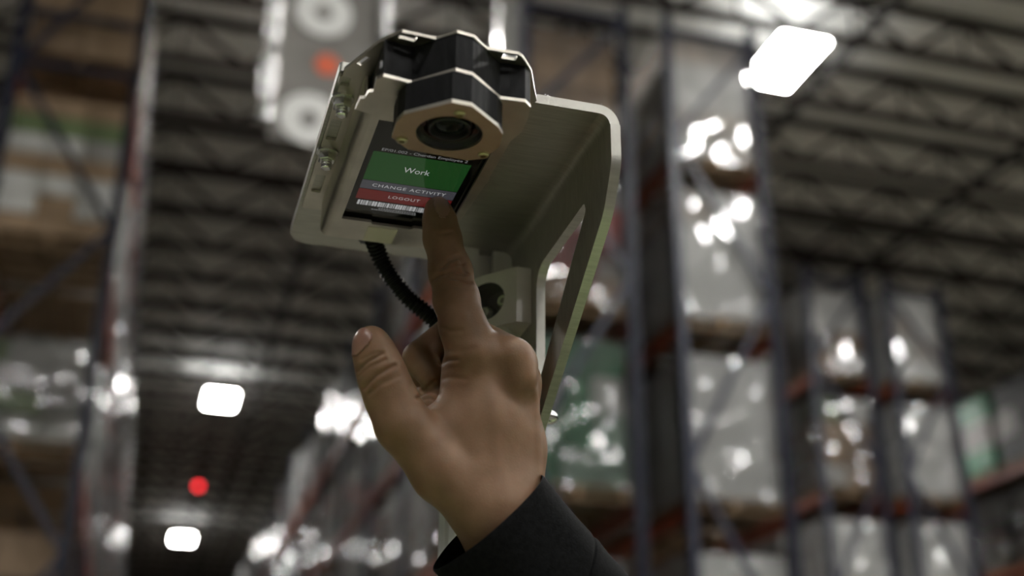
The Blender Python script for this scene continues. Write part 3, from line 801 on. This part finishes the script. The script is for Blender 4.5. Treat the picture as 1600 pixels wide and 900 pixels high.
# ------------------------------------------------------------------ corrugated cable from the handset to the post
cb = root('cable', at_d(588, 374, .735), 'black corrugated cable hanging from the rear of the handset tray', 'cable')
key = [(0.1120, 0.694, 0.3440), at_y(592, 398, .705), at_y(609, 430, .709), at_y(638, 466, .713), at_y(676, 498, .716), at_y(706, 532, .719), at_y(716, 570, .7225), at_y(717, 640, .723), at_y(717, 720, .723)]
key[0] = up(key[0])
def spline(pts, n):
    P = [Vector(p) for p in pts]; P = [P[0] * 2 - P[1]] + P + [P[-1] * 2 - P[-2]]; out = []
    for i in range(1, len(P) - 2):
        for k in range(n):
            t = k / n; a, b, c, d = P[i - 1:i + 3]
            out.append(0.5 * ((2 * b) + (c - a) * t + (2 * a - 5 * b + 4 * c - d) * t * t + (3 * b - a - 3 * c + d) * t ** 3))
    out.append(P[-2]); return out
path = spline(key, 60)
acc = [0]
for i in range(1, len(path)): acc.append(acc[-1] + (path[i] - path[i - 1]).length)
step = 0.00072; cnt = int(acc[-1] / step); res = []; j = 0
for k in range(cnt):
    s_ = k * step
    while acc[j + 1] < s_: j += 1
    res.append(path[j].lerp(path[j + 1], (s_ - acc[j]) / max(acc[j + 1] - acc[j], 1e-9)))
rad = [0.0057 if (k % 4) in (0, 1) else 0.0045 for k in range(cnt)]
adopt(MB().tube(res, rad, 16).build('conduit', M['rubber'], None, True), cb)
adopt(MB().box((0.1058, 0.6905, 0.3395 + CZ), (0.1180, 0.7030, 0.3480 + CZ)).build('plug', M['plug'], None, bevel=0.0012), cb)

# ------------------------------------------------------------------ the person: hand and forearm as one surface
def cs(px, py, D): return np.array([(px - 800) * D / FPX, -(py - 450) * D / FPX, -D])
VOX = 0.0008
lo = cs(515, 985, 0.70) + np.array([0, 0, 0]); hi = cs(1000, 285, 0.70)
lo = np.array([-0.106, -0.190, -0.815]); hi = np.array([0.055, 0.056, -0.575])
dim = np.ceil((hi - lo) / VOX).astype(int)
vol = np.full(dim, 0.02, np.float32)
axs = [lo[i] + VOX * np.arange(dim[i], dtype=np.float32) for i in range(3)]
def cone_sdf(a, b, k):
    """smooth-union a tapered capsule; a, b = (px, py, D, radius in px)"""
    p = cs(*a[:3]); q = cs(*b[:3]); ra = a[3] * a[2] / FPX; rb = b[3] * b[2] / FPX
    m = max(ra, rb) + k + 0.004
    i0 = np.maximum(((np.minimum(p, q) - m - lo) / VOX).astype(int), 0); i1 = np.minimum(((np.maximum(p, q) + m - lo) / VOX).astype(int) + 2, dim)
    if (i1 <= i0).any(): return
    X = axs[0][i0[0]:i1[0], None, None]; Y = axs[1][None, i0[1]:i1[1], None]; Z = axs[2][None, None, i0[2]:i1[2]]
    d = (q - p).astype(np.float32); L2 = float(d @ d)
    t = np.clip(((X - p[0]) * d[0] + (Y - p[1]) * d[1] + (Z - p[2]) * d[2]) / L2, 0, 1)
    s = np.sqrt((X - p[0] - t * d[0]) ** 2 + (Y - p[1] - t * d[1]) ** 2 + (Z - p[2] - t * d[2]) ** 2) - (ra + (rb - ra) * t)
    sub = vol[i0[0]:i1[0], i0[1]:i1[1], i0[2]:i1[2]]
    h = np.clip(0.5 + 0.5 * (sub - s) / k, 0, 1)
    vol[i0[0]:i1[0], i0[1]:i1[1], i0[2]:i1[2]] = sub * (1 - h) + s * h - k * h * (1 - h)
def chain(pts, k):
    for a, b in zip(pts[:-1], pts[1:]): cone_sdf(a, b, k)
# curled fingers first, so that they stay apart from the pointing finger
PINKY = [(806, 634, .722, 30), (748, 612, .768, 25), (690, 640, .728, 26), (706, 668, .712, 24)]
RING = [(806, 596, .700, 33), (742, 562, .758, 28), (664, 600, .722, 29), (688, 634, .702, 26)]
MIDDLE = [(802, 563, .676, 35), (716, 512, .742, 28), (656, 560, .716, 27), (674, 586, .704, 22)]
chain(PINKY, 0.002); chain(RING, 0.002); chain(MIDDLE, 0.002)
# palm
palm = 0.012
chain([(806, 575, .683, 34), (803, 700, .670, 42), (800, 800, .652, 50)], 0.006)
chain([(806, 598, .703, 33), (802, 700, .685, 42), (800, 800, .665, 46)], palm)
chain([(806, 634, .722, 30), (800, 720, .705, 36), (795, 800, .678, 44)], palm)
chain([(748, 552, .676, 38), (762, 660, .664, 46), (768, 790, .646, 50)], palm)
chain([(730, 578, .682, 40), (733, 680, .668, 52), (760, 790, .652, 50)], palm)
chain([(700, 690, .664, 46), (735, 760, .655, 48)], palm)
chain([(690, 662, .700, 40), (760, 720, .690, 44)], palm)
chain([(672, 680, .675, 36), (700, 720, .668, 42)], palm)
# wrist and forearm
chain([(778, 815, .646, 57), (800, 862, .648, 57), (868, 965, .652, 60)], palm)
chain([(790, 812, .664, 54), (812, 866, .664, 58), (872, 965, .666, 60)], palm)
# thumb
chain([(580, 536, .655, 27.5), (586, 555, .655, 32), (597, 586, .654, 36.5), (610, 620, .653, 38.5), (629, 662, .651, 42.5), (690, 738, .648, 46), (742, 785, .646, 46)], 0.005)
# pointing finger
chain([(684, 327, .7235, 20.5), (687, 345, .719, 24.5), (691, 372, .713, 28), (704, 425, .700, 32.5), (713, 468, .688, 34.5), (724, 512, .677, 35.5), (740, 556, .671, 39)], 0.005)
cone_sdf((797, 560, .668, 32), (806, 590, .668, 34), 0.006)

def surface_nets(v):
    ins = v < 0
    c = np.zeros(tuple(np.array(v.shape) - 1), np.int8)
    for dx in (0, 1):
        for dy in (0, 1):
            for dz in (0, 1):
                c += ins[dx:v.shape[0] - 1 + dx, dy:v.shape[1] - 1 + dy, dz:v.shape[2] - 1 + dz]
    act = (c > 0) & (c < 8)
    idx = np.full(act.shape, -1, np.int64); ijk = np.argwhere(act); idx[act] = np.arange(len(ijk))
    acc = np.zeros((len(ijk), 3)); num = np.zeros(len(ijk))
    corner = {}
    for dx in (0, 1):
        for dy in (0, 1):
            for dz in (0, 1): corner[(dx, dy, dz)] = v[ijk[:, 0] + dx, ijk[:, 1] + dy, ijk[:, 2] + dz].astype(float)
    for a in corner:
        for ax in range(3):
            if a[ax] == 0:
                b = list(a); b[ax] = 1; va = corner[a]; vb = corner[tuple(b)]
                m = (va < 0) != (vb < 0); t = np.where(m, va / np.where(m, va - vb, 1), 0)
                p = np.array(a, float)[None, :].repeat(len(ijk), 0); p[:, ax] += t
                acc[m] += p[m]; num[m] += 1
    pos = lo + VOX * (ijk + acc / num[:, None])
    quads = []
    for ax in range(3):
        o = [1, 1, 1]; sl0 = [slice(1, -1)] * 3; sl1 = [slice(1, -1)] * 3
        sl0[ax] = slice(0, v.shape[ax] - 1); sl1[ax] = slice(1, v.shape[ax])
        A = ins[tuple(sl0)]; B = ins[tuple(sl1)]
        e = np.argwhere(A != B); fl = A[tuple(e.T)]
        off = np.array([1, 1, 1]); off[ax] = 0; e = e + off
        u, w = (ax + 1) % 3, (ax + 2) % 3
        def cell(du, dw):
            q = e.copy(); q[:, u] -= du; q[:, w] -= dw; return idx[tuple(q.T)]
        qd = np.stack([cell(1, 1), cell(0, 1), cell(0, 0), cell(1, 0)], 1)
        qd[~fl] = qd[~fl][:, ::-1]
        quads.append(qd)
    return pos, np.concatenate(quads)
pos, quads = surface_nets(vol)
quads = quads[(quads >= 0).all(1)]
NV = len(pos)
ea = np.concatenate([quads[:, k] for k in range(4)]); eb = np.concatenate([quads[:, (k + 1) % 4] for k in range(4)])
deg = np.bincount(ea, minlength=NV) + np.bincount(eb, minlength=NV)
def smooth(P, it, w=0.5):
    for _ in range(it):
        s = np.zeros_like(P)
        for ax in range(P.shape[1]):
            s[:, ax] = np.bincount(ea, P[eb, ax], NV) + np.bincount(eb, P[ea, ax], NV)
        P = P + w * (s / np.maximum(deg, 1)[:, None] - P)
    return P
def normals(P):
    n_ = np.cross(P[quads[:, 2]] - P[quads[:, 0]], P[quads[:, 3]] - P[quads[:, 1]])
    N = np.zeros_like(P)
    for k in range(4):
        for ax in range(3): N[:, ax] += np.bincount(quads[:, k], n_[:, ax], NV)
    return N / np.maximum(np.linalg.norm(N, axis=1, keepdims=True), 1e-12)
pos = smooth(pos, 6)
N = normals(pos)
if (N[:, 2] * (pos[:, 2] - pos[:, 2].mean())).mean() < 0: N = -N; quads = quads[:, ::-1]
# creases, tendons and knuckles, worked into the surface
view = -pos / np.linalg.norm(pos, axis=1, keepdims=True)
facing = np.clip((N * view).sum(1) * 3, 0, 1)
PX = 800 + FPX * pos[:, 0] / -pos[:, 2]; PY = 450 - FPX * pos[:, 1] / -pos[:, 2]; DD = -pos[:, 2]
disp = np.zeros(NV)
def dist_line(pts):
    best = np.full(NV, 1e9)
    for (a, b), (c, d) in zip(pts[:-1], pts[1:]):
        dx, dy = c - a, d - b; t = np.clip(((PX - a) * dx + (PY - b) * dy) / (dx * dx + dy * dy), 0, 1)
        best = np.minimum(best, (PX - a - t * dx) ** 2 + (PY - b - t * dy) ** 2)
    return np.sqrt(best)
def crease(pts, w, dep):
    global disp
    e = dist_line(pts)
    disp -= dep * np.exp(-(e / w) ** 2) - 0.35 * dep * np.exp(-((e - 2.6 * w) / (1.6 * w)) ** 2)
def bump(pts, w, amp):
    global disp
    disp += amp * np.exp(-(dist_line(pts) / w) ** 2)
K = 0.00085
crease([(690, 418), (703, 406), (716, 403), (724, 411)], 2.6, K)
crease([(698, 427), (712, 423), (724, 430)], 2.2, K * .8)
crease([(700, 433), (716, 436), (736, 440)], 2.4, K)
crease([(676, 437), (684, 431), (698, 429)], 2.4, K)
crease([(706, 416), (718, 415)], 2.2, K * .6)
crease([(722, 412), (729, 426)], 3.0, K)
crease([(694, 446), (712, 448), (738, 452)], 3.0, K * .4)
crease([(674, 362), (690, 366), (706, 362)], 2.5, K * .35)
crease([(688, 569), (700, 563), (716, 561)], 2.4, K)
crease([(676, 596), (700, 590), (726, 592)], 3.0, K * .4)
crease([(652, 622), (662, 616), (672, 612), (684, 614)], 2.6, K * 1.3)
crease([(660, 612), (668, 605), (678, 597)], 2.4, K)
crease([(658, 626), (670, 622), (680, 626)], 2.4, K * .8)
crease([(690, 512), (704, 517), (720, 516)], 3.0, K * .5)
crease([(704, 545), (724, 548), (742, 545)], 4.0, K * .4)
crease([(559, 580), (575, 565), (598, 553)], 2.6, K * 1.1)
crease([(560, 588), (578, 573), (602, 562)], 2.2, K * .6)
crease([(569, 606), (588, 586), (618, 571)], 2.6, K * 1.1)
crease([(566, 562), (580, 554), (592, 550)], 2.2, K * .5)
crease([(576, 616), (596, 600), (624, 588)], 2.6, K * .35)
crease([(650, 590), (640, 606), (650, 622)], 3, K * .3)
bump([(836, 610), (841, 680), (844, 742)], 5, 0.0010)
bump([(752, 548), (758, 556)], 26, 0.0010)
bump([(812, 545), (822, 556)], 18, 0.0003)
crease([(784, 540), (788, 580), (797, 650)], 10, 0.0004)
bump([(768, 580), (776, 680), (786, 780)], 12, 0.0005)
bump([(616, 655), (624, 664)], 26, 0.0013)
bump([(705, 790), (742, 730)], 14, 0.0004)
pos = pos + N * (disp * facing)[:, None]
pos = smooth(pos, 1, 0.4)
N = normals(pos)
wpos = pos @ ROT.T; wpos[:, 2] += CZ
me = bpy.data.meshes.new('person')
me.from_pydata(wpos.tolist(), [], quads.tolist())
me.materials.append(M['skin']); me.polygons.foreach_set('use_smooth', [True] * len(me.polygons)); me.update()
hand = link('person', me)
tag(hand, 'bare right hand in a black sleeve pointing its forefinger at the screen', 'person')
# fingernails: shells lifted off the fingertip
def nail(poly, lift, dmin, dmax):
    inside = np.zeros(NV, bool); n = len(poly)
    for i in range(n):
        (x1, y1), (x2, y2) = poly[i], poly[(i + 1) % n]
        cnd = ((y1 > PY) != (y2 > PY)) & (PX < (x2 - x1) * (PY - y1) / (y2 - y1 + 1e-9) + x1)
        inside ^= cnd
    inside &= (DD > dmin) & (DD < dmax) & ((N * view).sum(1) > -0.25)
    q = quads[inside[quads].all(1)]
    used = np.unique(q); mp = np.full(NV, -1); mp[used] = np.arange(len(used)); q = mp[q]
    top = pos[used] + N[used] * lift; bot = pos[used] - N[used] * 0.0004
    m = len(used); fs = q.tolist() + (q[:, ::-1] + m).tolist()
    from collections import Counter
    e = Counter()
    for f in q.tolist():
        for k in range(4): e[(f[k], f[(k + 1) % 4])] += 1
    for (a, b) in list(e):
        if (b, a) not in e: fs.append((b, a, a + m, b + m))
    v = np.concatenate([top, bot]) @ ROT.T; v[:, 2] += CZ
    me = bpy.data.meshes.new('fingernail'); me.from_pydata(v.tolist(), [], fs); me.materials.append(M['nail'])
    me.polygons.foreach_set('use_smooth', [True] * len(me.polygons)); me.update()
    link('fingernail', me, hand)
nail([(545, 528), (552, 517), (562, 512.5), (574, 513), (582, 521), (583, 528), (577, 538), (568, 547), (559, 556), (548, 558)], 0.0004, .60, .68)
nail([(676, 310), (688, 306), (699, 313), (704, 330), (697, 342), (686, 340), (679, 328)], 0.0003, .68, .75)

# ------------------------------------------------------------------ sleeve
def sleeve_ring(v, a, b, c=(0.0, 0.0), n=64, seed=0.0, tilt=0.0):
    """ring at v metres along the forearm from the cuff; a across the view, b in depth"""
    D0 = 0.652
    ax = np.array([0.64, -0.77, -0.03]); ax /= np.linalg.norm(ax)
    e1 = np.array([0.77, 0.64, 0.0]); e1 -= ax * (e1 @ ax); e1 /= np.linalg.norm(e1)
    e2 = np.cross(ax, e1)
    o = cs(762, 813, D0) + ax * v + e1 * c[0] + e2 * c[1]
    out = []
    for k in range(n):
        t = 2 * PI * k / n
        w = 1 + 0.018 * math.sin(3 * t + seed) + 0.012 * math.sin(5 * t - 2 * seed)
        p = o + e1 * (a * w * math.cos(t)) + e2 * (b * w * math.sin(t)) + ax * tilt * math.cos(t)
        p = ROT @ p; out.append((p[0], p[1], p[2] + CZ))
    return out
rings = []
A0, B0 = 0.0376, 0.0355
for (v, sc) in ((0.085, 0.90), (0.05, 0.93), (0.02, 0.95), (0.006, 0.955), (0.0015, 0.965), (0.0, 0.982), (0.0008, 0.998)):
    rings.append(sleeve_ring(v, A0 * sc, B0 * sc))
TL = -0.022
for v in np.linspace(0.004, 0.062, 14): rings.append(sleeve_ring(v, A0 * (1.0 - 0.02 * math.sin(v * 50)), B0 * (1 + .2 * v / .06), (0, 0), seed=v * 7, tilt=TL * v / .062))
for (v, sc) in ((0.0640, 0.985), (0.0648, 0.960), (0.0656, 0.995), (0.0675, 1.012), (0.0700, 1.005)): rings.append(sleeve_ring(v, A0 * sc, B0 * 1.2 * sc, seed=.43, tilt=TL))
for v in np.linspace(0.076, 0.27, 16): rings.append(sleeve_ring(v, A0 * (1.0 + 1.1 * (v - .076)), B0 * 1.2 * (1 + 1.1 * (v - .076)), seed=.43 + (v - .076) * 3, tilt=TL))
n = 64; vs = [p for r_ in rings for p in r_]; fs = []
for i in range(len(rings) - 1):
    for k in range(n):
        k2 = (k + 1) % n
        fs.append((i * n + k, i * n + k2, (i + 1) * n + k2, (i + 1) * n + k))
fs.append(tuple((len(rings) - 1) * n + k for k in range(n)))
sl = MB().add(vs, fs).mesh('sleeve', M['jersey'], True)
sl.polygons.foreach_set('use_smooth', [True] * len(sl.polygons))
link('sleeve', sl, hand)
